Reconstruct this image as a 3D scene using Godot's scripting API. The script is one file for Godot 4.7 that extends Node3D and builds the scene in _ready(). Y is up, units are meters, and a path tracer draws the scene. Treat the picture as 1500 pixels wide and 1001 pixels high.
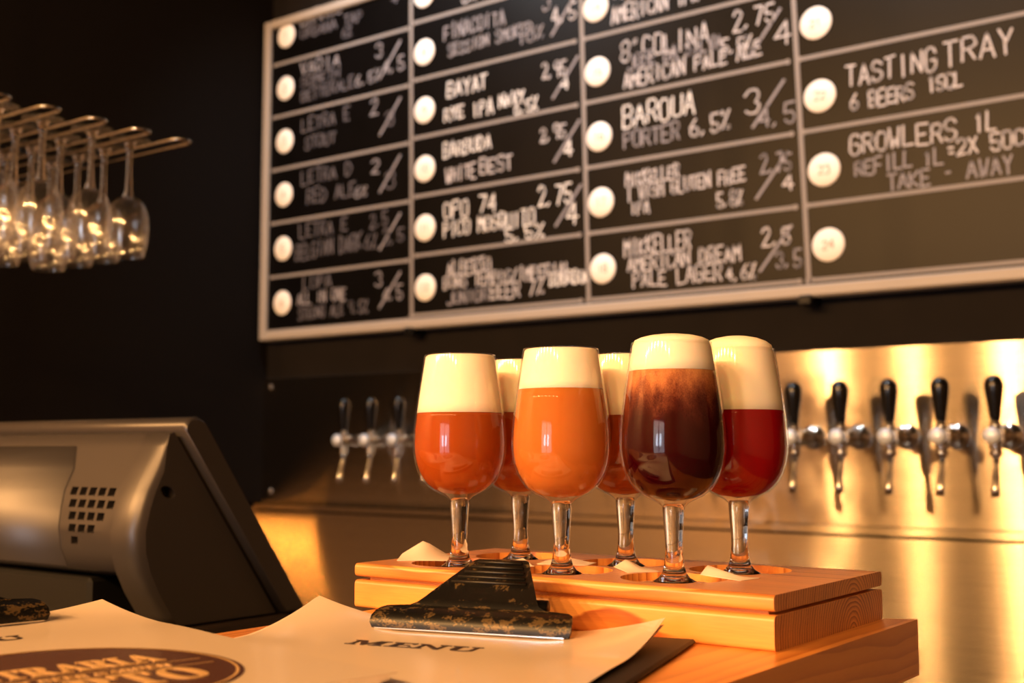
extends Node3D
# Beers on a wooden tasting tray in a dark tap bar.
# World: back wall z = 0, x to the right along it, y up, metres.

var rng := RandomNumberGenerator.new()
var used := {}
var M := {}

# ---------------------------------------------------------------- helpers
func numbered(called: String) -> String:
	if not used.has(called):
		used[called] = 0
		return called
	used[called] += 1
	return "%s_%03d" % [called, used[called]]

func tag(o: Node, label: String, category: String, group := "") -> void:
	o.set_meta("label", label)
	o.set_meta("category", category)
	if group != "":
		o.set_meta("group", group)

func thing(called: String, label: String, category: String, at := Vector3.ZERO, turn := 0.0, group := "") -> Node3D:
	var o := Node3D.new()
	o.name = numbered(called)
	add_child(o)
	o.position = at
	o.rotation.y = turn
	tag(o, label, category, group)
	return o

func obj(called: String, mesh: Mesh, m: Material, parent: Node = null, at := Vector3.ZERO) -> MeshInstance3D:
	var o := MeshInstance3D.new()
	o.mesh = mesh
	if m:
		o.material_override = m
	if parent == null:
		o.name = numbered(called)
		add_child(o)
	else:
		o.name = called
		parent.add_child(o, true)
	o.position = at
	return o

func struct(called: String, mesh: Mesh, m: Material, at := Vector3.ZERO) -> MeshInstance3D:
	var o := obj(called, mesh, m, null, at)
	o.set_meta("kind", "structure")
	return o

func mat(c: Color, rough := 0.5, metal := 0.0, spec := 0.5) -> StandardMaterial3D:
	var m := StandardMaterial3D.new()
	m.albedo_color = c
	m.roughness = rough
	m.metallic = metal
	m.metallic_specular = spec
	return m

func start(smooth := true) -> SurfaceTool:
	var st := SurfaceTool.new()
	st.begin(Mesh.PRIMITIVE_TRIANGLES)
	st.set_smooth_group(0 if smooth else -1)
	return st

func finish(st: SurfaceTool, into: ArrayMesh = null) -> ArrayMesh:
	st.index()
	st.generate_normals()
	return st.commit(into)

# a, b, c counter-clockwise seen from outside
func tri(st: SurfaceTool, a: Vector3, b: Vector3, c: Vector3, ua := Vector2.ZERO, ub := Vector2.ZERO, uc := Vector2.ZERO) -> void:
	st.set_uv(ua); st.add_vertex(a)
	st.set_uv(uc); st.add_vertex(c)
	st.set_uv(ub); st.add_vertex(b)

func quad(st: SurfaceTool, a: Vector3, b: Vector3, c: Vector3, d: Vector3, ua := Vector2.ZERO, ub := Vector2.ZERO, uc := Vector2.ZERO, ud := Vector2.ZERO) -> void:
	tri(st, a, b, c, ua, ub, uc)
	tri(st, a, c, d, ua, uc, ud)

# profile of (radius, height) from bottom to top, outside to the right
func lathe(profile: Array, n := 40) -> ArrayMesh:
	var st := start()
	var last: int = profile.size() - 1
	var total := 0.0
	var along := [0.0]
	for i in last:
		total += (profile[i + 1] as Vector2).distance_to(profile[i])
		along.append(total)
	for i in last:
		for j in n:
			var a := TAU * j / n
			var b := TAU * (j + 1) / n
			var p: Vector2 = profile[i]
			var q: Vector2 = profile[i + 1]
			var v0: float = 1.0 - float(along[i]) / total
			var v1: float = 1.0 - float(along[i + 1]) / total
			var u0 := float(j) / n
			var u1 := float(j + 1) / n
			var p0 := Vector3(p.x * cos(a), p.y, p.x * sin(a))
			var p1 := Vector3(p.x * cos(b), p.y, p.x * sin(b))
			var q0 := Vector3(q.x * cos(a), q.y, q.x * sin(a))
			var q1 := Vector3(q.x * cos(b), q.y, q.x * sin(b))
			if p.x < 1e-6:
				tri(st, p0, q0, q1, Vector2(u0, v0), Vector2(u0, v1), Vector2(u1, v1))
			elif q.x < 1e-6:
				tri(st, p0, q0, p1, Vector2(u0, v0), Vector2(u0, v1), Vector2(u1, v0))
			else:
				quad(st, p0, q0, q1, p1, Vector2(u0, v0), Vector2(u0, v1), Vector2(u1, v1), Vector2(u1, v0))
	return finish(st)

# box with chamfered edges
func add_box(st: SurfaceTool, lo: Vector3, hi: Vector3, t := Transform3D.IDENTITY, c := 0.0) -> void:
	var o := (lo + hi) / 2
	var h := (hi - lo) / 2
	c = minf(c, minf(h.x, minf(h.y, h.z)) * 0.9)
	var ax := [Vector3.RIGHT, Vector3.UP, Vector3.BACK]
	for k in 3:
		var n: Vector3 = ax[k]
		var u: Vector3 = ax[(k + 1) % 3]
		var v: Vector3 = ax[(k + 2) % 3]
		var hn := h.dot(n)
		var hu := h.dot(u) - c
		var hv := h.dot(v) - c
		for s in [1.0, -1.0]:
			var a: Vector3 = o + n * hn * s - u * hu - v * hv
			var b: Vector3 = o + n * hn * s + u * hu - v * hv
			var d: Vector3 = o + n * hn * s + u * hu + v * hv
			var e: Vector3 = o + n * hn * s - u * hu + v * hv
			if s > 0:
				quad(st, t * a, t * b, t * d, t * e)
			else:
				quad(st, t * a, t * e, t * d, t * b)
	if c <= 0.0:
		return
	for k in 3:
		var n: Vector3 = ax[k]
		var u: Vector3 = ax[(k + 1) % 3]
		var v: Vector3 = ax[(k + 2) % 3]
		for su in [1.0, -1.0]:
			for sv in [1.0, -1.0]:
				var p: Vector3 = o + u * h.dot(u) * su + v * (h.dot(v) - c) * sv
				var q: Vector3 = o + u * (h.dot(u) - c) * su + v * h.dot(v) * sv
				var l: Vector3 = n * (h.dot(n) - c)
				if su * sv > 0:
					quad(st, t * (p - l), t * (q - l), t * (q + l), t * (p + l))
				else:
					quad(st, t * (p + l), t * (q + l), t * (q - l), t * (p - l))
	for sx in [1.0, -1.0]:
		for sy in [1.0, -1.0]:
			for sz in [1.0, -1.0]:
				var s3 := Vector3(sx, sy, sz)
				var p := o + Vector3(h.x, h.y - c, h.z - c) * s3
				var q := o + Vector3(h.x - c, h.y, h.z - c) * s3
				var r := o + Vector3(h.x - c, h.y - c, h.z) * s3
				if sx * sy * sz > 0:
					tri(st, t * p, t * q, t * r)
				else:
					tri(st, t * p, t * r, t * q)

func box(size: Vector3, c := 0.0) -> ArrayMesh:
	var st := start(false)
	add_box(st, -size / 2, size / 2, Transform3D.IDENTITY, c)
	return finish(st)

func box_between(lo: Vector3, hi: Vector3, c := 0.0) -> ArrayMesh:
	var st := start(false)
	add_box(st, lo, hi, Transform3D.IDENTITY, c)
	return finish(st)

# polygon in (p.x, p.y), counter-clockwise seen from +w, extruded from w0 to w1; axes give the directions of x, y and w
func prism(poly: PackedVector2Array, w0: float, w1: float, ex: Vector3, ey: Vector3, ew: Vector3, smooth := false, grain := 0.0) -> ArrayMesh:
	var st := start(smooth)
	add_prism(st, poly, w0, w1, ex, ey, ew, grain)
	return finish(st)

func add_prism(st: SurfaceTool, poly: PackedVector2Array, w0: float, w1: float, ex: Vector3, ey: Vector3, ew: Vector3, grain := 0.0) -> void:
	var idx := Geometry2D.triangulate_polygon(poly)
	var right := ex.cross(ey).dot(ew) > 0
	var ccw := not Geometry2D.is_polygon_clockwise(poly)
	var flip := right != ccw
	var g := grain if grain > 0 else 1.0
	for i in range(0, idx.size(), 3):
		var p := [poly[idx[i]], poly[idx[i + 1]], poly[idx[i + 2]]]
		var area: float = (p[1] - p[0]).cross(p[2] - p[0])
		if (area > 0) != right:
			p = [p[0], p[2], p[1]]
		var top := []
		var low := []
		var uv := []
		for q in p:
			top.append(ex * q.x + ey * q.y + ew * w1)
			low.append(ex * q.x + ey * q.y + ew * w0)
			uv.append(Vector2(q.x, q.y) * g)
		tri(st, top[0], top[1], top[2], uv[0], uv[1], uv[2])
		tri(st, low[0], low[2], low[1], uv[0], uv[2], uv[1])
	var n := poly.size()
	var run := 0.0
	for i in n:
		var a := poly[i]
		var b := poly[(i + 1) % n]
		var a0 := ex * a.x + ey * a.y + ew * w0
		var b0 := ex * b.x + ey * b.y + ew * w0
		var a1 := ex * a.x + ey * a.y + ew * w1
		var b1 := ex * b.x + ey * b.y + ew * w1
		var len := a.distance_to(b)
		var ua := Vector2(run, w0) * g
		var ub := Vector2(run + len, w0) * g
		var uc := Vector2(run + len, w1) * g
		var ud := Vector2(run, w1) * g
		run += len
		if flip:
			quad(st, a0, a1, b1, b0, ua, ud, uc, ub)
		else:
			quad(st, a0, b0, b1, a1, ua, ub, uc, ud)

# tube along points
func add_tube(st: SurfaceTool, pts: Array, r, n := 8) -> void:
	var rings := []
	var up := Vector3.UP
	for i in pts.size():
		var d: Vector3 = (pts[mini(i + 1, pts.size() - 1)] - pts[maxi(i - 1, 0)]).normalized()
		if absf(d.dot(up)) > 0.95:
			up = Vector3.RIGHT if absf(d.x) < 0.8 else Vector3.BACK
		var u := up.cross(d).normalized()
		var v := d.cross(u).normalized()
		up = v
		var rad: float = r[i] if r is Array else r
		var ring := []
		for j in n:
			var a := TAU * j / n
			ring.append(pts[i] + (u * cos(a) + v * sin(a)) * rad)
		rings.append(ring)
	for i in pts.size() - 1:
		for j in n:
			var k := (j + 1) % n
			quad(st, rings[i][j], rings[i][k], rings[i + 1][k], rings[i + 1][j])
	for j in n:
		var k := (j + 1) % n
		tri(st, pts[0], rings[0][k], rings[0][j])
		tri(st, pts[-1], rings[-1][j], rings[-1][k])

func tube(pts: Array, r, n := 8) -> ArrayMesh:
	var st := start()
	add_tube(st, pts, r, n)
	return finish(st)

func noise(freq: float, sd: int, octaves := 3) -> FastNoiseLite:
	var f := FastNoiseLite.new()
	f.seed = sd
	f.frequency = freq
	f.fractal_octaves = octaves
	f.noise_type = FastNoiseLite.TYPE_SIMPLEX_SMOOTH
	return f

func noise_texture(freq: float, sd: int, a: Color, b: Color, size := 256, octaves := 4) -> NoiseTexture2D:
	var t := NoiseTexture2D.new()
	t.width = size
	t.height = size
	t.seamless = true
	t.noise = noise(freq, sd, octaves)
	var g := Gradient.new()
	g.set_color(0, a)
	g.set_color(1, b)
	g.set_offset(0, 0.25)
	g.set_offset(1, 0.75)
	t.color_ramp = g
	return t

# ---------------------------------------------------------------- wood: growth rings round a pith that runs along x (millimetres)
func wood_color(p: Vector3, pith: Vector2, ring: float, wob: FastNoiseLite, light: Color, dark: Color) -> Color:
	var y := p.y - pith.x + 0.9 * wob.get_noise_2d(p.x * 0.05, 7.0)
	var z := p.z - pith.y + 2.2 * wob.get_noise_2d(p.x * 0.04, 91.0)
	var r := sqrt(y * y + z * z) + 1.0 * wob.get_noise_3d(p.x * 0.03, p.y * 0.5, p.z * 0.5)
	var f := fposmod(r / ring, 1.0)
	var late := 1.15 * pow(f, 2.2) * (1.0 - smoothstep(0.92, 1.0, f))
	late *= 0.75 + 0.5 * wob.get_noise_2d(floor(r / ring) * 13.7, 3.0)
	var fleck := wob.get_noise_3d(p.x * 0.35, p.y * 6.0, p.z * 6.0)
	var c := light.lerp(dark, clampf(late + 0.10 * fleck, 0.0, 1.0))
	var broad := 1.0 + 0.06 * wob.get_noise_3d(p.x * 0.03 + 40.0, p.y * 0.2, p.z * 0.2)
	return Color(c.r * broad, c.g * broad, c.b * broad)

func wood_texture(w: int, h: int, origin: Vector3, du: Vector3, dv: Vector3, pith: Vector2, ring: float, sd: int, light: Color, dark: Color) -> ImageTexture:
	var im := Image.create(w, h, false, Image.FORMAT_RGB8)
	var wob := noise(0.12, sd, 3)
	for j in h:
		for i in w:
			im.set_pixel(i, j, wood_color(origin + du * ((i + 0.5) / w) + dv * ((j + 0.5) / h), pith, ring, wob, light, dark))
	return ImageTexture.create_from_image(im)

func wood_material(t: Texture2D, rough := 0.42) -> StandardMaterial3D:
	var m := mat(Color.WHITE, rough)
	m.albedo_texture = t
	m.clearcoat_enabled = true
	m.clearcoat = 0.25
	m.clearcoat_roughness = 0.3
	return m

# ---------------------------------------------------------------- chalk lettering: strokes on a 4 by 6 grid
const GLYPHS := {
	"A": ["002640", "1232"], "B": ["00063645443303", "3342413000"], "C": ["4536160501103041"], "D": ["00062644422000"],
	"E": ["46060040", "0333"], "F": ["460600", "0333"], "G": ["45361605011030414323"], "H": ["0006", "4046", "0343"], "I": ["2026"],
	"J": ["4641301001"], "K": ["0006", "460340"], "L": ["060040"], "M": ["0006234640"], "N": ["00064046"], "O": ["160501103041453616"],
	"P": ["00063645443303"], "Q": ["160501103041453616", "2240"], "R": ["00063645443303", "2340"], "S": ["453616050413334241301001"],
	"T": ["0646", "2620"], "U": ["060110304146"], "V": ["062046"], "W": ["0610233046"], "X": ["0046", "0640"], "Y": ["062346", "2320"], "Z": ["06460040"],
	"0": ["160501103041453616"], "1": ["152620"], "2": ["05163645440040"], "3": ["0516364544334241301001"], "4": ["30360242"], "5": ["460603334241301001"],
	"6": ["360301103041423303"], "7": ["064610"], "8": ["1304051636454433130201103041423313"], "9": ["30444536160504133344"],
	",": ["1100"], "/": ["0046"], "%": ["0046", "06150516", "31404130"], "-": ["1333"], "=": ["04343202"], "o": ["15051626251505"],
}

func add_writing(st: SurfaceTool, text: String, at: Vector3, height: float, width: float, pen: float, slope := 0.0, shake := 0.25) -> void:
	# in the plane of the back wall, facing +z
	var x := 0.0
	var step := width / maxf(text.length(), 1.0)
	for ch in text:
		if GLYPHS.has(ch):
			var lift := rng.randf_range(-0.06, 0.06) * height
			var grow := rng.randf_range(0.9, 1.1)
			for s in GLYPHS[ch]:
				var pts := []
				for k in range(0, s.length() - 1, 2):
					var gx := float(s[k].to_int()) + rng.randf_range(-shake, shake)
					var gy := float(s[k + 1].to_int()) + rng.randf_range(-shake, shake)
					var lx := x + gx / 4.0 * step * 0.72
					pts.append(at + Vector3(lx, gy / 6.0 * height * grow + lift + lx * slope, 0))
				for k in pts.size() - 1:
					stroke(st, pts[k], pts[k + 1], pen)
		x += step

func stroke(st: SurfaceTool, a: Vector3, b: Vector3, pen: float) -> void:
	var d := b - a
	if d.length() < 1e-5:
		return
	d = d.normalized()
	var n := Vector3(-d.y, d.x, 0) * pen / 2
	a -= d * pen * 0.4
	b += d * pen * 0.4
	var up := Vector3(0, 0, 0.0006)
	quad(st, a - n + up, b - n + up, b + n + up, a + n + up)
	quad(st, a - n, b - n, b - n + up, a - n + up)
	quad(st, b + n, a + n, a + n + up, b + n + up)
	quad(st, a + n, a - n, a - n + up, a + n + up)
	quad(st, b - n, b + n, b + n + up, b - n + up)

# ================================================================ scene
func _ready() -> void:
	rng.seed = 20
	camera_and_light()
	materials()
	room()
	pendants()
	board_spots()
	bar()
	backsplash()
	taps()
	chalkboard()
	glass_rack()
	terminal()
	tray()
	beers()
	menus()
	paper_tags()

func camera_and_light() -> void:
	var cam := Camera3D.new()
	cam.name = "camera"
	add_child(cam)
	var pitch := 0.0888295
	var yaw := 0.64501
	cam.position = Vector3(0, 1.2087, 2.45)
	cam.rotation = Vector3(pitch, yaw, -0.00074)
	var at := CameraAttributesPhysical.new()
	at.frustum_focal_length = 42.6
	at.frustum_focus_distance = 0.79
	at.exposure_aperture = 8.4
	at.exposure_multiplier = 1.0
	cam.attributes = at
	cam.keep_aspect = Camera3D.KEEP_HEIGHT
	cam.fov = rad_to_deg(2.0 * atan(500.5 / 1775.3))
	cam.near = 0.02
	cam.far = 60.0
	cam.current = true
	var env := Environment.new()
	env.background_mode = Environment.BG_COLOR
	env.background_color = Color(0.02, 0.022, 0.026)
	env.tonemap_mode = Environment.TONE_MAPPER_LINEAR
	env.tonemap_exposure = 1.5
	env.sdfgi_enabled = true
	env.ssao_enabled = true
	env.ssil_enabled = true
	var we := WorldEnvironment.new()
	we.name = "environment"
	we.environment = env
	add_child(we)
	# daylight through the glazed street door behind the camera
	for x in [-0.75, -0.05]:
		var day := AreaLight3D.new()
		day.name = "daylight"
		day.area_size = Vector2(0.36, 0.75)
		day.light_color = Color(0.80, 0.90, 1.0)
		day.light_energy = 0.9
		day.position = Vector3(x, 1.35, 6.98)
		day.shadow_enabled = true
		day.area_range = 20.0
		day.area_attenuation = 2.0
		add_child(day, true)

func materials() -> void:
	M.black_wall = mat(Color(0.075, 0.060, 0.058), 0.8, 0.0, 0.3)
	M.black_wall.albedo_texture = noise_texture(0.02, 5, Color(0.9, 0.9, 0.9), Color(1, 1, 1))
	M.black_wall.uv1_triplanar = true
	M.left_wall = mat(Color(0.055, 0.040, 0.036), 0.85, 0.0, 0.25)
	M.ceiling = mat(Color(0.16, 0.15, 0.145), 0.85)
	M.floor = mat(Color(0.30, 0.25, 0.21), 0.5)
	M.far_wall = mat(Color(0.50, 0.44, 0.39), 0.8)
	var steel := mat(Color(0.78, 0.73, 0.66), 0.17, 1.0)
	steel.anisotropy_enabled = true
	steel.anisotropy = -1.0
	# brushing along x: fine scratches tilt the surface up and down only
	var im := Image.create(16, 1024, false, Image.FORMAT_RGB8)
	var r2 := RandomNumberGenerator.new()
	r2.seed = 7
	for j in 1024:
		var g := clampf(r2.randfn(0.0, 0.17), -0.5, 0.5)
		for i in 16:
			var h := clampf(g + r2.randfn(0.0, 0.02), -0.6, 0.6)
			im.set_pixel(i, j, Color(0.5, 0.5 + 0.5 * h, 0.5 + 0.5 * sqrt(1.0 - h * h)))
	steel.normal_enabled = true
	steel.normal_texture = ImageTexture.create_from_image(im)
	steel.uv1_scale = Vector3(3.0, 24.0, 1.0)
	M.steel = steel
	M.chrome = mat(Color(0.80, 0.79, 0.78), 0.10, 1.0)
	M.dark_metal = mat(Color(0.10, 0.10, 0.105), 0.4, 0.8)
	M.handle = mat(Color(0.022, 0.020, 0.020), 0.22)
	M.glass = mat(Color(1, 1, 1, 0.0), 0.06)
	M.glass.transparency = BaseMaterial3D.TRANSPARENCY_ALPHA
	M.rack_glass = mat(Color(1, 1, 1, 0.0), 0.11)
	M.rack_glass.transparency = BaseMaterial3D.TRANSPARENCY_ALPHA
	M.solid_glass = mat(Color(1, 1, 1, 0.0), 0.0)
	M.solid_glass.refraction_enabled = true
	M.solid_glass.refraction_scale = 0.05
	M.solid_glass.transparency = BaseMaterial3D.TRANSPARENCY_ALPHA
	M.paper = mat(Color(0.91, 0.83, 0.75), 0.28)
	M.paper.clearcoat_enabled = true
	M.paper.clearcoat = 0.5
	M.paper.clearcoat_roughness = 0.12
	M.plain_paper = mat(Color(0.90, 0.82, 0.76), 0.7)
	M.ink = mat(Color(0.16, 0.10, 0.09), 0.4)
	M.brown_ink = mat(Color(0.38, 0.25, 0.22), 0.22)
	M.brown_ink.clearcoat_enabled = true
	M.brown_ink.clearcoat = 0.5
	M.brown_ink.clearcoat_roughness = 0.12
	M.gold_ink = mat(Color(0.83, 0.68, 0.48), 0.3)
	M.board_black = mat(Color(0.045, 0.040, 0.042), 0.6)

# ---------------------------------------------------------------- the room
func room() -> void:
	var x0 := -3.6
	var x1 := 3.4
	var z1 := 7.0
	var h := 3.2
	struct("floor", box_between(Vector3(x0, -0.1, -0.2), Vector3(x1, 0, z1 + 0.2)), M.floor)
	struct("ceiling", box_between(Vector3(x0, h, -0.2), Vector3(x1, h + 0.1, z1 + 0.2)), M.ceiling)
	struct("wall_back", box_between(Vector3(x0, 0, -0.2), Vector3(x1, h, -0.012)), M.black_wall)
	struct("wall_right", box_between(Vector3(x1, 0, -0.2), Vector3(x1 + 0.1, h, z1 + 0.2)), M.far_wall)
	# the left side: a black cupboard wall that hangs over a niche
	struct("wall_left", box_between(Vector3(x0, 1.056, -0.012), Vector3(-2.772, h, 1.15)), M.left_wall)
	struct("wall_left_niche", box_between(Vector3(x0 - 0.1, 0, -0.2), Vector3(x0, h, z1 + 0.2)), M.far_wall)
	# front wall with the glazed door opening
	var d0 := -1.6
	var d1 := 0.8
	var top := 2.4
	struct("wall_front", box_between(Vector3(x0, 0, z1), Vector3(d0, h, z1 + 0.2)), M.far_wall)
	struct("wall_front_side", box_between(Vector3(d1, 0, z1), Vector3(x1, h, z1 + 0.2)), M.far_wall)
	struct("wall_front_top", box_between(Vector3(d0, top, z1), Vector3(d1, h, z1 + 0.2)), M.far_wall)
	var door := struct("door_1", box_between(Vector3(d0, 0.1, z1 + 0.08), Vector3(d1, top - 0.1, z1 + 0.1)), null)
	var glow := mat(Color(0.85, 0.9, 1.0), 0.2)
	glow.emission_enabled = true
	glow.emission = Color(0.80, 0.90, 1.0)
	glow.emission_energy_multiplier = 1.5
	door.material_override = glow
	for b in [[d0, d0 + 0.1, 0.0, top], [d1 - 0.1, d1, 0.0, top], [d0 / 2 + d1 / 2 - 0.06, d0 / 2 + d1 / 2 + 0.06, 0.0, top], [d0, d1, 0.0, 0.15], [d0, d1, top - 0.1, top]]:
		obj("door_frame", box_between(Vector3(b[0], b[2], z1 + 0.02), Vector3(b[1], b[3], z1 + 0.07), 0.004), M.dark_metal, door)
	# warm strip lamp under the cupboard, out of sight behind the terminal
	var strip := thing("strip_lamp", "warm strip lamp fixed under the black cupboard at far left", "lamp", Vector3(-3.0, 1.056, 0.32))
	obj("housing", box_between(Vector3(-0.16, -0.022, -0.02), Vector3(0.16, 0.0, 0.02), 0.003), M.dark_metal, strip)
	var lit := mat(Color(1, 0.85, 0.6), 0.4)
	lit.emission_enabled = true
	lit.emission = Color(1.0, 0.62, 0.25)
	lit.emission_energy_multiplier = 4.0
	obj("lamp_tube", box_between(Vector3(-0.15, -0.028, -0.014), Vector3(0.15, -0.022, 0.014)), lit, strip)
	var l := AreaLight3D.new()
	l.name = "strip_light"
	l.area_size = Vector2(0.30, 0.03)
	l.light_color = Color(1.0, 0.62, 0.25)
	l.light_energy = 0.45
	l.rotation_degrees = Vector3(-90, 0, 0)
	l.position = Vector3(0, -0.032, 0)
	l.shadow_enabled = true
	l.area_range = 12.0
	l.area_attenuation = 2.0
	strip.add_child(l)

# ---------------------------------------------------------------- row of bare bulbs over the guests, behind the camera
func pendants() -> void:
	var z := 4.5
	var y := 2.6
	var lit := mat(Color(1, 0.86, 0.62), 0.3)
	lit.emission_enabled = true
	lit.emission = Color(1.0, 0.74, 0.45)
	lit.emission_energy_multiplier = 30.0
	var words := ["first", "second", "third", "fourth", "fifth", "sixth", "seventh", "eighth", "ninth"]
	var spots := [[-2.95, 1.0], [-2.44, 0.6], [-1.89, 1.0], [-1.36, 0.8], [-0.83, 0.7], [-0.30, 0.6], [0.23, 0.6], [0.76, 0.6]]
	for k in spots.size():
		var t := thing("pendant_lamp", "bare warm bulb on black cord, %s from the left" % words[k], "lamp", Vector3(spots[k][0], y, z), 0.0, "bulbs over the guests")
		obj("bulb", lathe([Vector2(0, -0.042), Vector2(0.020, -0.038), Vector2(0.034, -0.022), Vector2(0.038, -0.002), Vector2(0.033, 0.018), Vector2(0.020, 0.038), Vector2(0.013, 0.055), Vector2(0, 0.056)], 20), lit, t)
		obj("socket", lathe([Vector2(0, 0.05), Vector2(0.017, 0.05), Vector2(0.018, 0.10), Vector2(0.008, 0.112), Vector2(0, 0.112)], 16), M.dark_metal, t)
		obj("cord", tube([Vector3(0, 0.11, 0), Vector3(0, 3.2 - y, 0)], 0.003, 6), M.dark_metal, t)
		var l := OmniLight3D.new()
		l.name = "bulb_light"
		l.light_color = Color(1.0, 0.74, 0.45)
		l.light_energy = 3.3 * float(spots[k][1])
		l.light_size = 0.036
		l.omni_range = 14.0
		l.omni_attenuation = 2.0
		l.shadow_enabled = true
		t.add_child(l)

# ---------------------------------------------------------------- two track spots on the ceiling aimed at the chalkboard
func board_spots() -> void:
	for x in [-2.1, -1.0]:
		var t := thing("track_spot", "small black ceiling spotlight aimed at the chalkboard, %s one" % ("left" if x < -1.5 else "right"), "spotlight", Vector3(x, 3.0, 0.75), 0.0, "chalkboard spotlights")
		obj("stem", tube([Vector3(0, 0.2, 0), Vector3(0, 0, 0)], 0.008, 8), M.dark_metal, t)
		var aim := Vector3(0, -1.0, -0.75).normalized()
		obj("can", tube([-aim * 0.05, aim * 0.07], 0.04, 20), M.dark_metal, t)
		var lit := mat(Color(1, 1, 1), 0.3)
		lit.emission_enabled = true
		lit.emission = Color(0.97, 0.98, 1.0)
		lit.emission_energy_multiplier = 6.0
		obj("lamp_face", tube([aim * 0.07, aim * 0.073], 0.033, 20), lit, t)
		var l := SpotLight3D.new()
		l.name = "spot_light"
		l.light_color = Color(0.97, 0.98, 1.0)
		l.light_energy = 1.1
		l.light_size = 0.03
		l.spot_angle = 48.0
		l.spot_angle_attenuation = 0.8
		l.spot_range = 12.0
		l.spot_attenuation = 2.0
		l.shadow_enabled = true
		t.add_child(l)
		l.position = aim * 0.08
		l.look_at_from_position(t.position + aim * 0.08, t.position + aim)

# ---------------------------------------------------------------- the bar
func bar() -> void:
	var light := Color(0.86, 0.57, 0.27)
	var dark := Color(0.62, 0.32, 0.11)
	var tex := wood_texture(1024, 512, Vector3.ZERO, Vector3(1400, 0, 0), Vector3(0, 0, 700), Vector2(-60, 330), 7.0, 31, light, dark)
	var m := wood_material(tex, 0.36)
	m.texture_repeat = true
	var side := wood_texture(1024, 64, Vector3.ZERO, Vector3(1400, 24, 0), Vector3(0, 35, 12), Vector2(-40, 60), 4.2, 32, light, dark.lerp(light, 0.5))
	var ms := wood_material(side, 0.4)
	var top := thing("bar_top", "thick varnished pine bar top under the tray and menus", "bar top", Vector3(0, 1.10, 0))
	var poly := PackedVector2Array([Vector2(-0.267, 1.663), Vector2(-0.267, 2.32), Vector2(-1.8, 2.32), Vector2(-1.8, 2.03), Vector2(-0.66, 1.997), Vector2(-0.58, 1.985), Vector2(-0.58, 1.815)])
	var th := 0.035
	# slab: top face with grain along z, sides with their own grain
	var st := start(false)
	var idx := Geometry2D.triangulate_polygon(poly)
	for i in range(0, idx.size(), 3):
		var p := [poly[idx[i]], poly[idx[i + 1]], poly[idx[i + 2]]]
		if (p[1] - p[0]).cross(p[2] - p[0]) > 0:
			p = [p[0], p[2], p[1]]
		var v := []
		var w := []
		var uv := []
		for q in p:
			v.append(Vector3(q.x, 0, q.y))
			w.append(Vector3(q.x, -th, q.y))
			uv.append(Vector2(q.y / 1.4, -q.x / 0.7))
		tri(st, v[0], v[1], v[2], uv[0], uv[1], uv[2])
		tri(st, w[0], w[2], w[1], uv[0], uv[2], uv[1])
	var am := finish(st)
	var ss := start(false)
	var run := 0.0
	for i in poly.size():
		var a := poly[i]
		var b := poly[(i + 1) % poly.size()]
		var l := a.distance_to(b)
		var n := Vector3(b.y - a.y, 0, -(b.x - a.x)).normalized()
		quad(ss, Vector3(a.x, 0, a.y), Vector3(b.x, 0, b.y), Vector3(b.x, -th, b.y), Vector3(a.x, -th, a.y), Vector2(run, 0), Vector2(run + l, 0), Vector2(run + l, 1), Vector2(run, 1))
		run += l / 1.4
	finish(ss, am)
	am.surface_set_material(0, m)
	am.surface_set_material(1, ms)
	obj("slab", am, null, top)
	# body under the top, set back from its edges
	var body := PackedVector2Array([Vector2(-0.47, 1.86), Vector2(-0.47, 2.24), Vector2(-1.78, 2.24), Vector2(-1.78, 2.05), Vector2(-0.60, 2.03)])
	obj("body", prism(body, -1.10, -th, Vector3.RIGHT, Vector3.BACK, Vector3.UP), mat(Color(0.20, 0.14, 0.10), 0.6), top)
	# lower work shelf behind the bar that carries the terminal
	var shelf := thing("work_shelf", "dark lower work shelf behind the bar under the till terminal", "shelf", Vector3(-1.19, 1.038, 0))
	obj("board", box_between(Vector3(-0.26, -0.03, 1.53), Vector3(0.24, 0, 2.029), 0.002), mat(Color(0.16, 0.12, 0.10), 0.5), shelf)
	for x in [-0.24, 0.2]:
		obj("leg", box_between(Vector3(x, -1.038, 1.60), Vector3(x + 0.04, -0.03, 1.64)), M.dark_metal, shelf)

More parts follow.
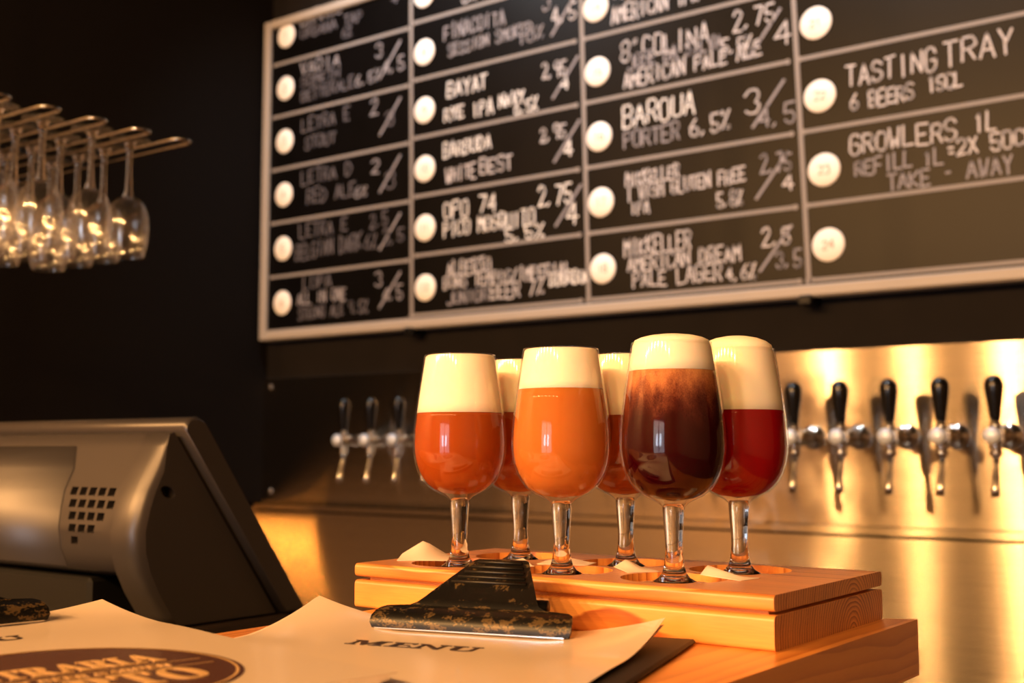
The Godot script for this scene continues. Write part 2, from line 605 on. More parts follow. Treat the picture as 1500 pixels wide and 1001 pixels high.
# ---------------------------------------------------------------- brushed steel behind the taps
func add_sheet(st: SurfaceTool, lo: Vector3, hi: Vector3) -> void:
	# a sheet facing +z whose u runs along x, so that the brushing does too
	quad(st, Vector3(lo.x, lo.y, hi.z), Vector3(hi.x, lo.y, hi.z), Vector3(hi.x, hi.y, hi.z), Vector3(lo.x, hi.y, hi.z), Vector2(lo.x, -lo.y), Vector2(hi.x, -lo.y), Vector2(hi.x, -hi.y), Vector2(lo.x, -hi.y))
	quad(st, Vector3(lo.x, hi.y, hi.z), Vector3(hi.x, hi.y, hi.z), Vector3(hi.x, hi.y, lo.z), Vector3(lo.x, hi.y, lo.z), Vector2(lo.x, 0), Vector2(hi.x, 0), Vector2(hi.x, 0.1), Vector2(lo.x, 0.1))
	quad(st, Vector3(lo.x, lo.y, lo.z), Vector3(hi.x, lo.y, lo.z), Vector3(hi.x, lo.y, hi.z), Vector3(lo.x, lo.y, hi.z), Vector2(lo.x, 0), Vector2(hi.x, 0), Vector2(hi.x, 0.1), Vector2(lo.x, 0.1))
	quad(st, Vector3(hi.x, lo.y, hi.z), Vector3(hi.x, lo.y, lo.z), Vector3(hi.x, hi.y, lo.z), Vector3(hi.x, hi.y, hi.z), Vector2(hi.x, 0), Vector2(hi.x + 0.1, 0), Vector2(hi.x + 0.1, 1), Vector2(hi.x, 1))
	quad(st, Vector3(lo.x, lo.y, lo.z), Vector3(lo.x, lo.y, hi.z), Vector3(lo.x, hi.y, hi.z), Vector3(lo.x, hi.y, lo.z), Vector2(lo.x, 0), Vector2(lo.x + 0.1, 0), Vector2(lo.x + 0.1, 1), Vector2(lo.x, 1))
	quad(st, Vector3(hi.x, lo.y, lo.z), Vector3(lo.x, lo.y, lo.z), Vector3(lo.x, hi.y, lo.z), Vector3(hi.x, hi.y, lo.z), Vector2(hi.x, 0), Vector2(lo.x, 0), Vector2(lo.x, 1), Vector2(hi.x, 1))

func sheet(lo: Vector3, hi: Vector3) -> ArrayMesh:
	var st := start(false)
	add_sheet(st, lo, hi)
	return finish(st)

func backsplash() -> void:
	var b := thing("steel_backsplash", "brushed stainless steel backsplash behind the row of beer taps", "backsplash", Vector3(0, 1.04, 0))
	obj("upper_panel", sheet(Vector3(-2.772, 0.012, -0.012), Vector3(1.2, 0.378, 0.0)), M.steel, b)
	obj("lower_panel", sheet(Vector3(-2.772, -1.04, -0.012), Vector3(1.2, -0.011, 0.018)), M.steel, b)
	obj("ledge", sheet(Vector3(-2.772, -0.004, -0.012), Vector3(1.2, 0.010, 0.034)), M.steel, b)
	var niche := thing("niche_panel", "brushed steel panel under the black cupboard at far left", "steel panel", Vector3(-3.186, 0, 0))
	obj("sheet", sheet(Vector3(-0.41, 0, -0.0118), Vector3(0.413, 1.036, 0.018)), M.steel, niche)
	var head := lathe([Vector2(0, 0), Vector2(0.010, 0), Vector2(0.009, 0.003), Vector2(0.005, 0.0055), Vector2(0, 0.006)], 16)
	for p in [Vector2(-2.745, 0.354), Vector2(-2.738, 0.046), Vector2(-0.35, 0.354), Vector2(-0.35, 0.046)]:
		var s := obj("screw", head, M.chrome, b, Vector3(p.x, p.y, 0))
		s.rotation.x = PI / 2

# ---------------------------------------------------------------- beer taps
func make_tap() -> Node3D:
	var t := Node3D.new()
	# origin on the steel at the height of the shank
	var shank := lathe([Vector2(0, 0), Vector2(0.026, 0), Vector2(0.026, 0.004), Vector2(0.022, 0.008), Vector2(0.013, 0.010), Vector2(0.012, 0.040), Vector2(0.017, 0.042), Vector2(0.018, 0.060), Vector2(0.014, 0.064), Vector2(0.013, 0.10), Vector2(0.015, 0.112), Vector2(0.015, 0.124), Vector2(0, 0.124)], 24)
	var s := obj("shank", shank, M.chrome, t)
	s.rotation.x = PI / 2
	var badge := mat(Color(0.80, 0.84, 0.90), 0.25, 0.2)
	if not M.has("badge"):
		M.badge = badge
	var c := obj("front_cap", lathe([Vector2(0, 0.122), Vector2(0.0155, 0.122), Vector2(0.0155, 0.127), Vector2(0.012, 0.131), Vector2(0, 0.133)], 24), M.badge, t)
	c.rotation.x = PI / 2
	obj("ferrule", lathe([Vector2(0, 0.004), Vector2(0.009, 0.004), Vector2(0.008, 0.012), Vector2(0.0105, 0.015), Vector2(0.0105, 0.022), Vector2(0.0075, 0.025), Vector2(0.0095, 0.034), Vector2(0.0, 0.036)], 20), M.chrome, t, Vector3(0, 0, 0.1))
	obj("handle", lathe([Vector2(0, 0.028), Vector2(0.0095, 0.028), Vector2(0.0105, 0.036), Vector2(0.0130, 0.055), Vector2(0.0165, 0.080), Vector2(0.0178, 0.092), Vector2(0.0172, 0.100), Vector2(0.0135, 0.108), Vector2(0.007, 0.1125), Vector2(0, 0.1135)], 24), M.handle, t, Vector3(0, 0, 0.1))
	obj("collar", lathe([Vector2(0, -0.040), Vector2(0.0085, -0.040), Vector2(0.0115, -0.036), Vector2(0.0115, -0.028), Vector2(0.0095, -0.026), Vector2(0.012, -0.023), Vector2(0.012, -0.014), Vector2(0.008, -0.010), Vector2(0, -0.008)], 20), M.chrome, t, Vector3(0, 0, 0.1))
	obj("spout", tube([Vector3(0, -0.036, 0.1), Vector3(0, -0.055, 0.103), Vector3(0, -0.078, 0.110), Vector3(0, -0.098, 0.114), Vector3(0, -0.113, 0.115)], [0.0065, 0.0055, 0.0058, 0.0075, 0.0078], 14), M.chrome, t)
	return t

func taps() -> void:
	var proto := make_tap()
	var words := ["leftmost", "second", "third", "fourth", "fifth", "sixth", "seventh", "eighth", "ninth", "tenth", "eleventh", "twelfth", "thirteenth", "fourteenth", "fifteenth", "sixteenth", "seventeenth", "eighteenth"]
	for k in 18:
		var t: Node3D = proto if k == 0 else proto.duplicate()
		t.name = numbered("beer_tap")
		add_child(t)
		t.position = Vector3(-2.338 + 0.0998 * k, 1.2335, 0)
		var w: String = "leftmost chrome beer tap with black handle on the steel" if k == 0 else "chrome beer tap with black handle, %s from the left" % words[k]
		tag(t, w, "beer tap", "beer taps on the steel backsplash")

# ---------------------------------------------------------------- chalkboard menu
func lean(x: float, y: float) -> float:
	# the ruled columns are not quite upright
	return x - (y - 1.566) * 0.034 * clampf((x + 2.72) / 1.7, 0.0, 1.0)

func chalkboard() -> void:
	var z := 0.03
	var b := thing("chalkboard", "large black chalkboard beer list with pale frame on the wall", "chalkboard", Vector3(0, 1.53, 0))
	var off := Vector3(0, -1.53, 0)
	var black := mat(Color(0.016, 0.014, 0.018), 0.38, 0.0, 0.28)
	black.albedo_texture = noise_texture(0.012, 14, Color(0.85, 0.85, 0.85), Color(1.1, 1.1, 1.1), 512)
	black.uv1_triplanar = true
	obj("panel", box_between(Vector3(-2.745, 1.535, -0.011) + off, Vector3(-0.465, 2.495, z) + off), black, b)
	var fm := mat(Color(0.60, 0.57, 0.54), 0.5)
	for f in [[-2.755, -2.728, 1.53, 2.50], [-0.482, -0.455, 1.53, 2.50], [-2.728, -0.482, 1.53, 1.556], [-2.728, -0.482, 2.474, 2.50]]:
		obj("frame_rail", box_between(Vector3(f[0], f[2], -0.011) + off, Vector3(f[1], f[3], z + 0.011) + off, 0.004), fm, b)
	for x in [-2.157, -1.035]:
		obj("mounting_clamp", box_between(Vector3(x - 0.016, 1.512, -0.011) + off, Vector3(x + 0.016, 1.534, z + 0.018) + off, 0.004), M.dark_metal, b)
	var line := mat(Color(0.50, 0.48, 0.475), 0.7)
	# ruled lines
	var left := [-2.715, -2.142, -1.583, -1.024]
	var right := [-2.172, -1.612, -1.052, -0.50]
	var pitch := 0.1613
	var y0 := 1.566
	for c in 4:
		for r in 7:
			var y: float = y0 + pitch * r
			if c == 0:
				y -= 0.010
			var st := start(false)
			var a := Vector3(lean(left[c], y), y, z) + off
			var e := Vector3(lean(right[c], y), y, z) + off
			if r == 6:
				continue
			stroke(st, a, e, 0.0085)
			dot(st, a, 0.0062)
			dot(st, e, 0.0062)
			obj("row_line", finish(st), line, b)
	for x in [-2.157, -1.590, -1.031]:
		var st := start(false)
		var a := Vector3(x, 1.566, z) + off
		var e := Vector3(lean(x, 2.474), 2.474, z) + off
		stroke(st, a, e, 0.0105)
		dot(st, a, 0.008)
		obj("column_line", finish(st), line, b)
	# number discs
	var disc := lathe([Vector2(0, 0), Vector2(0.0355, 0), Vector2(0.0355, 0.0025), Vector2(0.0345, 0.0032), Vector2(0, 0.0032)], 36)
	var dm := mat(Color(0.90, 0.89, 0.88), 0.55)
	var nm := mat(Color(0.62, 0.58, 0.56), 0.6)
	for c in 4:
		for r in 6:
			var y: float = y0 + pitch * (5 - r) + 0.072
			var x: float = lean([-2.664, -2.108, -1.547, -0.983][c], y)
			var d := obj("number_disc", disc, dm, b, Vector3(x, y, z - 0.0005) + off)
			d.rotation.x = PI / 2
			var st := start(false)
			var num := str(c * 6 + r + 1)
			var w := 0.014 * num.length()
			add_writing(st, num, Vector3(x - w / 2 + 0.002, y - 0.009, z + 0.0028) + off, 0.018, w, 0.0025, 0.0, 0.05)
			obj("disc_number", finish(st), nm, b)
	chalk_text(b, off, z, left, y0, pitch)

func dot(st: SurfaceTool, at: Vector3, r: float) -> void:
	var n := 12
	var up := Vector3(0, 0, 0.0009)
	for j in n:
		var p := at + Vector3(cos(TAU * j / n), sin(TAU * j / n), 0) * r
		var q := at + Vector3(cos(TAU * (j + 1) / n), sin(TAU * (j + 1) / n), 0) * r
		tri(st, at + up, p + up, q + up)
		quad(st, p, q, q + up, p + up)

func chalk_text(b: Node3D, off: Vector3, z: float, left: Array, y0: float, pitch: float) -> void:
	var tones := [mat(Color(0.86, 0.86, 0.87), 0.9), mat(Color(0.72, 0.71, 0.73), 0.9), mat(Color(0.54, 0.53, 0.56), 0.9), mat(Color(0.36, 0.35, 0.38), 0.9)]
	# column, row, text, x from the column's left, y above the row's line, height, width, tone
	var lines := [
		[0, 0, "BARROS", 0.115, 0.093, 0.040, 0.175, 1], [0, 0, "URBANA TAP", 0.115, 0.050, 0.034, 0.255, 2], [0, 0, "6%", 0.29, 0.014, 0.032, 0.04, 2],
		[0, 0, "3,5", 0.40, 0.112, 0.040, 0.075, 2], [0, 0, "4", 0.485, 0.075, 0.034, 0.028, 2],
		[0, 1, "VADIA", 0.115, 0.104, 0.038, 0.17, 1], [0, 1, "SOMETH", 0.118, 0.064, 0.032, 0.165, 2], [0, 1, "BETTERALE", 0.120, 0.020, 0.036, 0.22, 2], [0, 1, "6,5%", 0.345, 0.026, 0.034, 0.10, 1],
		[0, 1, "3", 0.425, 0.095, 0.042, 0.03, 1], [0, 1, "4,5", 0.452, 0.040, 0.044, 0.085, 1],
		[0, 2, "LETRA E", 0.125, 0.092, 0.042, 0.20, 2], [0, 2, "STOUT", 0.14, 0.036, 0.036, 0.13, 3], [0, 2, "2", 0.405, 0.092, 0.046, 0.035, 1], [0, 2, "3", 0.462, 0.056, 0.048, 0.04, 2],
		[0, 3, "LETRA D", 0.125, 0.094, 0.044, 0.21, 2], [0, 3, "RED ALE", 0.15, 0.032, 0.044, 0.20, 2], [0, 3, "6%", 0.345, 0.026, 0.030, 0.05, 1], [0, 3, "2", 0.410, 0.088, 0.046, 0.035, 1], [0, 3, "3", 0.462, 0.040, 0.052, 0.045, 2],
		[0, 4, "LETRA E", 0.120, 0.098, 0.044, 0.20, 2], [0, 4, "BELGIAN DARK", 0.105, 0.034, 0.050, 0.27, 2], [0, 4, "6%", 0.385, 0.038, 0.042, 0.05, 2], [0, 4, "2,5", 0.405, 0.098, 0.042, 0.07, 2], [0, 4, "3,5", 0.455, 0.044, 0.044, 0.08, 2],
		[0, 5, "LUPA", 0.14, 0.108, 0.040, 0.12, 2], [0, 5, "ALL IN ONE", 0.115, 0.064, 0.036, 0.20, 1], [0, 5, "STRONG ALE 9,5%", 0.12, 0.018, 0.036, 0.28, 2], [0, 5, "3", 0.425, 0.095, 0.042, 0.03, 1], [0, 5, "4,5", 0.455, 0.050, 0.040, 0.075, 1],
		[1, 0, "5%", 0.17, 0.016, 0.040, 0.06, 1], [1, 0, "AMBER ALE", 0.11, 0.070, 0.040, 0.22, 2], [1, 0, "2,75", 0.39, 0.10, 0.04, 0.1, 2],
		[1, 1, "FINACOITA", 0.105, 0.094, 0.044, 0.21, 2], [1, 1, "SESSION SMOKED", 0.12, 0.044, 0.034, 0.28, 2], [1, 1, "10%", 0.355, 0.030, 0.040, 0.085, 2], [1, 1, "3", 0.435, 0.104, 0.05, 0.03, 2], [1, 1, "4,5", 0.462, 0.058, 0.046, 0.08, 1],
		[1, 2, "BAYAT", 0.115, 0.096, 0.044, 0.14, 0], [1, 2, "RYE", 0.105, 0.030, 0.040, 0.07, 0], [1, 2, "IPA", 0.20, 0.026, 0.044, 0.075, 0], [1, 2, "NAVY", 0.29, 0.036, 0.036, 0.085, 0], [1, 2, "6,5%", 0.34, 0.010, 0.036, 0.075, 0],
		[1, 2, "2,95", 0.43, 0.086, 0.042, 0.075, 1], [1, 2, "4", 0.485, 0.046, 0.036, 0.03, 0],
		[1, 3, "BARBUDA", 0.100, 0.096, 0.042, 0.165, 0], [1, 3, "WHITE", 0.108, 0.026, 0.042, 0.105, 1], [1, 3, "BEST", 0.225, 0.030, 0.046, 0.11, 1], [1, 3, "2,95", 0.42, 0.088, 0.040, 0.08, 1], [1, 3, "4", 0.49, 0.040, 0.044, 0.034, 0],
		[1, 4, "OPO 74", 0.100, 0.090, 0.048, 0.18, 0], [1, 4, "PICO MOSQUITO", 0.100, 0.040, 0.044, 0.30, 0], [1, 4, "5,5%", 0.305, 0.006, 0.036, 0.125, 0], [1, 4, "2,75", 0.41, 0.086, 0.054, 0.105, 0], [1, 4, "4", 0.495, 0.030, 0.060, 0.042, 0],
		[1, 5, "ALBERTO", 0.11, 0.098, 0.042, 0.15, 1], [1, 5, "BONS TEMPOS/IMPERIAL", 0.098, 0.066, 0.036, 0.41, 1], [1, 5, "JUNIOR", 0.11, 0.022, 0.034, 0.14, 2], [1, 5, "BEER 7%", 0.255, 0.024, 0.040, 0.17, 1], [1, 5, "BOURBON", 0.44, 0.046, 0.034, 0.12, 0],
		[2, 0, "AROUND IPA", 0.11, 0.08, 0.04, 0.22, 1],
		[2, 1, "AMERICAN IPA", 0.080, 0.022, 0.044, 0.24, 1], [2, 1, "MEAN SARDINE", 0.09, 0.085, 0.044, 0.25, 1], [2, 1, "5%", 0.30, 0.032, 0.044, 0.06, 1], [2, 1, "3", 0.405, 0.085, 0.044, 0.03, 1],
		[2, 2, "8oCOLINA", 0.105, 0.082, 0.056, 0.24, 1], [2, 2, "JOSE DA SILVA", 0.125, 0.062, 0.036, 0.25, 2], [2, 2, "5,5%", 0.375, 0.048, 0.036, 0.075, 1], [2, 2, "AMERICAN PALE ALE", 0.110, 0.018, 0.040, 0.36, 1], [2, 2, "2,75", 0.405, 0.098, 0.052, 0.105, 1], [2, 2, "4", 0.505, 0.044, 0.056, 0.045, 1],
		[2, 3, "BAROUA", 0.105, 0.084, 0.056, 0.20, 0], [2, 3, "PORTER", 0.105, 0.034, 0.042, 0.155, 2], [2, 3, "6,5%", 0.285, 0.036, 0.046, 0.105, 1], [2, 3, "3", 0.425, 0.062, 0.066, 0.045, 1], [2, 3, "4,5", 0.458, 0.024, 0.054, 0.088, 2],
		[2, 4, "MIKKELLER", 0.108, 0.104, 0.034, 0.145, 1], [2, 4, "I WISH GLUTEN FREE", 0.108, 0.068, 0.036, 0.31, 1], [2, 4, "IPA", 0.118, 0.034, 0.032, 0.055, 1], [2, 4, "5,8%", 0.345, 0.022, 0.038, 0.065, 1], [2, 4, "2,75", 0.455, 0.086, 0.042, 0.075, 2], [2, 4, "4", 0.505, 0.042, 0.038, 0.03, 1],
		[2, 5, "MIKKELLER", 0.098, 0.098, 0.044, 0.18, 1], [2, 5, "AMERICAN DREAM", 0.105, 0.060, 0.040, 0.295, 1], [2, 5, "PALE LAGER", 0.118, 0.020, 0.042, 0.235, 1], [2, 5, "4,6%", 0.36, 0.016, 0.036, 0.075, 1], [2, 5, "2,5", 0.450, 0.088, 0.042, 0.07, 1], [2, 5, "3,5", 0.480, 0.034, 0.042, 0.062, 2],
		[3, 3, "TASTING", 0.100, 0.084, 0.052, 0.195, 1], [3, 3, "TRAY", 0.305, 0.088, 0.052, 0.14, 1], [3, 3, "6 BEERS", 0.108, 0.030, 0.038, 0.135, 1], [3, 3, "15CL", 0.27, 0.040, 0.034, 0.07, 1],
		[3, 4, "GROWLERS", 0.100, 0.098, 0.046, 0.225, 1], [3, 4, "1L", 0.355, 0.106, 0.042, 0.045, 1], [3, 4, "REFILL 1L", 0.108, 0.052, 0.034, 0.185, 2], [3, 4, "2X 50CL", 0.318, 0.064, 0.036, 0.152, 1], [3, 4, "-", 0.298, 0.056, 0.030, 0.02, 1], [3, 4, "-", 0.298, 0.066, 0.030, 0.02, 1], [3, 4, "TAKE - AWAY", 0.175, 0.010, 0.036, 0.25, 2],
		[3, 2, "WATER", 0.30, 0.10, 0.04, 0.14, 1],
	]
	for l in lines:
		if l[0] == 3 and l[1] == 2:
			continue
		var y: float = y0 + pitch * (5 - l[1]) + l[4] * 0.97
		var x: float = lean(left[l[0]] + l[3], y)
		var step: float = l[6] / float(l[2].length())
		var slope := rng.randf_range(0.0, 0.03)
		var done := 0
		for word in l[2].split(" "):
			var st := start(false)
			add_writing(st, word, Vector3(x + done * step, y + done * step * slope, z) + off, l[5] * 0.88, step * word.length(), 0.0044, slope)
			obj("chalk_word", finish(st), tones[mini(3, l[7] + (1 if l[0] == 0 else 0))], b)
			done += word.length() + 1
	# long strokes between the two prices
	for s in [[0, 1], [0, 2], [0, 3], [0, 4], [0, 5], [1, 1], [1, 2], [1, 3], [1, 4], [2, 2], [2, 3], [2, 4], [2, 5]]:
		var st := start(false)
		var y: float = y0 + pitch * (5 - s[1])
		var x: float = lean(left[s[0]] + 0.475 + 0.02 * (s[0] % 2), y)
		var a := Vector3(x - 0.035, y + 0.030, z) + off
		stroke(st, a, a + Vector3(0.075, 0.092, 0), 0.006)
		obj("price_stroke", finish(st), tones[2], b)

# ---------------------------------------------------------------- hanging glass rack
func glass_rack() -> void:
	var y := 1.70
	var xe := -1.553
	var z0 := 1.2488
	var p := 0.0775
	var rack := thing("glass_rack", "hanging chrome wire rack with looped rails full of glasses", "glass rack", Vector3(xe, y, z0))
	for k in 6:
		var pts := [Vector3(-0.50, 0, k * p - 0.016)]
		for i in 9:
			var a := -PI / 2 + PI * i / 8
			pts.append(Vector3(-0.016 + 0.016 * cos(a), 0, k * p + 0.016 * sin(a)))
		pts.append(Vector3(-0.50, 0, k * p + 0.016))
		obj("rail_loop", tube(pts, 0.0028, 8), M.chrome, rack)
	for x in [-0.49, -0.30]:
		obj("cross_bar", tube([Vector3(x, 0.0055, -0.02), Vector3(x, 0.0055, 0.95)], 0.003, 8), M.dark_metal, rack)
		obj("hanger", tube([Vector3(x, 0.0055, 0.93), Vector3(x, 1.5, 0.93)], 0.004, 8), M.dark_metal, rack)
	# glasses, upside down, foot on the rails
	var proto := Node3D.new()
	var foot := lathe([Vector2(0, 0.004), Vector2(0.006, 0.004), Vector2(0.031, 0.0018), Vector2(0.0315, 0.001), Vector2(0.031, 0.0), Vector2(0, 0.0)].map(func(v): return Vector2(v.x, 0.004 - v.y)), 28)
	obj("foot", foot, M.rack_glass, proto)
	obj("stem", lathe([Vector2(0, -0.092), Vector2(0.010, -0.090), Vector2(0.0055, -0.080), Vector2(0.0042, -0.05), Vector2(0.0046, -0.02), Vector2(0.008, -0.004), Vector2(0.012, 0.0), Vector2(0, 0.0005)], 16), M.solid_glass, proto)
	obj("bowl", lathe([Vector2(0, -0.0905), Vector2(0.004, -0.0905), Vector2(0.0152, -0.0942), Vector2(0.0258, -0.1050), Vector2(0.0316, -0.1225), Vector2(0.0328, -0.142), Vector2(0.0308, -0.165), Vector2(0.0266, -0.186), Vector2(0.0272, -0.1875), Vector2(0.0278, -0.186), Vector2(0.032, -0.165), Vector2(0.0340, -0.142), Vector2(0.0328, -0.122), Vector2(0.027, -0.104), Vector2(0.016, -0.093), Vector2(0.004, -0.0895), Vector2(0, -0.0895)], 32), M.rack_glass, proto)
	var order := ["first", "second", "third", "fourth"]
	var slots := ["slot nearest the wall", "second slot from the wall", "third slot from the wall", "fourth slot from the wall", "slot nearest the viewer"]
	for s in 5:
		for i in 4:
			var g: Node3D = proto if s == 0 and i == 0 else proto.duplicate()
			g.name = numbered("hanging_wine_glass")
			add_child(g)
			g.position = Vector3(xe - 0.085 - 0.078 * i + rng.randf_range(-0.006, 0.006), y + 0.0026, z0 + p * (s + 0.5) + rng.randf_range(-0.003, 0.003))
			g.rotation.y = rng.randf_range(0, TAU)
			tag(g, "upside-down wine glass hanging %s from the rail ends, %s" % [order[i], slots[s]], "wine glass", "wine glasses hanging in the rack")

# ---------------------------------------------------------------- till terminal seen from behind
func terminal() -> void:
	var x := -0.963
	var shell := mat(Color(0.26, 0.245, 0.245), 0.36, 0.4)
	shell.heightmap_texture = noise_texture(0.25, 61, Color.BLACK, Color.WHITE, 256, 2)
	shell.heightmap_scale = 0.02
	shell.uv1_triplanar = true
	shell.uv1_scale = Vector3(9, 9, 9)
	var dark := mat(Color(0.05, 0.05, 0.055), 0.45)
	var t := thing("till_terminal", "grey touch screen till terminal seen from its back behind the menus", "till terminal", Vector3(x, 1.038, 1.65))
	var o := Vector2(1.65, 1.038)
	var W := 0.36
	var ez := Vector3(0, 0, 1)
	var ey := Vector3.UP
	# screen slab, leaning back
	var slab := PackedVector2Array()
	for p in [Vector2(1.546, 1.040), Vector2(1.572, 1.0405), Vector2(1.7075, 1.2285), Vector2(1.7065, 1.2345), Vector2(1.702, 1.2392), Vector2(1.692, 1.2405), Vector2(1.684, 1.2365)]:
		slab.append(p - o)
	obj("screen_bezel", loft([[0.012, 0.003], [0.009, 0.0], [-W - 0.009, 0.0], [-W - 0.012, 0.003]], slab), shell, t)
	# screen glass on the far side
	var n := Vector2(1.684 - 1.546, 1.2365 - 1.040).normalized()
	var sc := PackedVector2Array()
	var s0 := Vector2(1.546, 1.040) - o + n * 0.012
	var s1 := Vector2(1.684, 1.2365) - o - n * 0.012
	var out := Vector2(-n.y, n.x) * 0.0015
	for p in [s0 + out, s0 - out, s1 - out, s1 + out]:
		sc.append(p)
	obj("screen_glass", prism(sc, -W + 0.01, -0.01, ez, ey, Vector3.RIGHT), mat(Color(0.02, 0.02, 0.025), 0.1), t)
	# hump behind the slab; the right foot reaches down, the rest is cut away over the stand
	var ridge := [Vector2(1.7165, 1.2240), Vector2(1.724, 1.212), Vector2(1.734, 1.1886), Vector2(1.743, 1.170), Vector2(1.749, 1.152), Vector2(1.7535, 1.132), Vector2(1.7525, 1.112), Vector2(1.747, 1.094)]
	var low := [Vector2(1.737, 1.074), Vector2(1.722, 1.051), Vector2(1.715, 1.0405)]
	var foot := PackedVector2Array()
	var main := PackedVector2Array()
	for p in ridge:
		foot.append(p - o)
		main.append(p - o)
	for p in low:
		foot.append(p - o)
	foot.append(Vector2(1.5775, 1.0405) - o)
	foot.append(Vector2(1.7105, 1.2255) - o)
	main.append(Vector2(1.737, 1.0885) - o)
	main.append(Vector2(1.612, 1.0885) - o)
	main.append(Vector2(1.7105, 1.2255) - o)
	var back := carved("back_cover", loft([[-0.036, 0.0], [-W, 0.0]], main, 2), shell, t)
	var side := carved("side_cover", loft([[0.0, 0.013], [-0.002, 0.008], [-0.005, 0.0045], [-0.010, 0.0018], [-0.016, 0.0], [-0.036, 0.0]], foot, 2), shell, t)
	# service door, a plate lying on the back cover
	var st := start()
	var door := []
	for k in range(1, 8):
		door.append(ridge[k] - o)
	for k in door.size() - 1:
		var a: Vector2 = door[k]
		var b: Vector2 = door[k + 1]
		var na := Vector2(0.0013, 0.0005)
		var xa := -0.128 + (0.012 if k == 0 else 0.0) * -1.0 + 0.014 * maxf(0.0, (k - 2) / 4.0)
		var xb := -0.128 + 0.014 * maxf(0.0, (k - 1) / 4.0)
		var l := -0.34
		quad(st, Vector3(l, b.y + na.y, b.x + na.x), Vector3(xb, b.y + na.y, b.x + na.x), Vector3(xa, a.y + na.y, a.x + na.x), Vector3(l, a.y + na.y, a.x + na.x))
		quad(st, Vector3(xb, b.y, b.x - 0.001), Vector3(xa, a.y, a.x - 0.001), Vector3(xa, a.y + na.y, a.x + na.x), Vector3(xb, b.y + na.y, b.x + na.x))
	var d0: Vector2 = door[0]
	quad(st, Vector3(-0.34, d0.y + 0.0005, d0.x + 0.0013), Vector3(-0.14, d0.y + 0.0005, d0.x + 0.0013), Vector3(-0.14, d0.y, d0.x - 0.002), Vector3(-0.34, d0.y, d0.x - 0.002))
	obj("service_door", finish(st), shell, back)
	# vent holes sunk into the cover: rows of 5, 5, 4, 3 and 1
	var counts := [5, 5, 4, 3, 1]
	for r in 5:
		for k in counts[r]:
			var yy := 1.168 - 0.0118 * r
			sink(back, Vector3(0.0112, 0.0074, 0.11), Transform3D(Basis(Vector3.RIGHT, 0.15), Vector3(-0.112 + 0.0155 * k + 0.0042 * r, yy - o.y, ridge_z(ridge, yy) - o.x)))
	sink(back, Vector3(0.013, 0.006, 0.06), Transform3D(Basis.IDENTITY, Vector3(-0.135, 1.1105 - o.y, ridge_z(ridge, 1.1105) - o.x)))
	# slanting screw well bored into the side
	var bore := CSGCylinder3D.new()
	bore.name = "bore"
	bore.radius = 0.0052
	bore.height = 0.03
	bore.sides = 24
	bore.operation = CSGShape3D.OPERATION_SUBTRACTION
	bore.material = shell
	side.add_child(bore, true)
	bore.transform = Transform3D(Basis(Vector3.RIGHT, -0.5) * Basis(Vector3.BACK, -PI / 2) * Basis.from_scale(Vector3(1, 1, 1.75)), Vector3(0, 1.168 - o.y, 1.7165 - o.x))
	# stand under the hump
	obj("stand", box_between(Vector3(-0.33, 0.0, 1.60 - o.x), Vector3(-0.085, 0.046, 1.742 - o.x), 0.004), dark, t)

func carved(called: String, mesh: Mesh, m: Material, parent: Node) -> CSGMesh3D:
	var c := CSGMesh3D.new()
	c.name = called
	c.mesh = mesh
	c.material = m
	parent.add_child(c, true)
	return c

func sink(into: CSGMesh3D, size: Vector3, at: Transform3D) -> void:
	var b := CSGBox3D.new()
	b.name = "recess"
	b.size = size
	b.operation = CSGShape3D.OPERATION_SUBTRACTION
	b.material = into.material
	into.add_child(b, true)
	b.transform = at

func ridge_z(ridge: Array, y: float) -> float:
	for k in ridge.size() - 1:
		var a: Vector2 = ridge[k]
		var b: Vector2 = ridge[k + 1]
		if y <= a.y and y >= b.y:
			return lerpf(a.x, b.x, (a.y - y) / (a.y - b.y))
	return ridge[-1].x

# sections of one polygon (z, y) at given x, each shrunk by an inset; from +x to -x. Points after the first "keep" from the end stay.
func loft(sections: Array, poly: PackedVector2Array, keep := 0) -> ArrayMesh:
	var c := Vector2.ZERO
	for p in poly:
		c += p
	c /= poly.size()
	var st := start()
	var rings := []
	for s in sections:
		var ring := []
		for i in poly.size():
			var p := poly[i]
			if s[1] > 0 and i < poly.size() - keep:
				p += Vector2(-1.0, 0.0) * s[1] * clampf((poly[0].y - p.y) / 0.03, 0.05, 1.0) if keep > 0 else (c - p).normalized() * s[1]
			ring.append(Vector3(s[0], p.y, p.x))
		rings.append(ring)
	var cw := Geometry2D.is_polygon_clockwise(poly)
	for k in rings.size() - 1:
		st.set_smooth_group(0)
		for i in poly.size():
			var j := (i + 1) % poly.size()
			if not cw:
				quad(st, rings[k][i], rings[k][j], rings[k + 1][j], rings[k + 1][i])
			else:
				quad(st, rings[k][i], rings[k + 1][i], rings[k + 1][j], rings[k][j])
	var idx := Geometry2D.triangulate_polygon(poly)
	if idx.is_empty():
		print("no triangles for ", poly)
	for e in [0, rings.size() - 1]:
		st.set_smooth_group(1 + e)
		for i in range(0, idx.size(), 3):
			var a: Vector3 = rings[e][idx[i]]
			var b: Vector3 = rings[e][idx[i + 1]]
			var d: Vector3 = rings[e][idx[i + 2]]
			var nx := (b - a).cross(d - a).x
			if (nx > 0) == (e == 0):
				tri(st, a, b, d)
			else:
				tri(st, a, d, b)
	return finish(st)

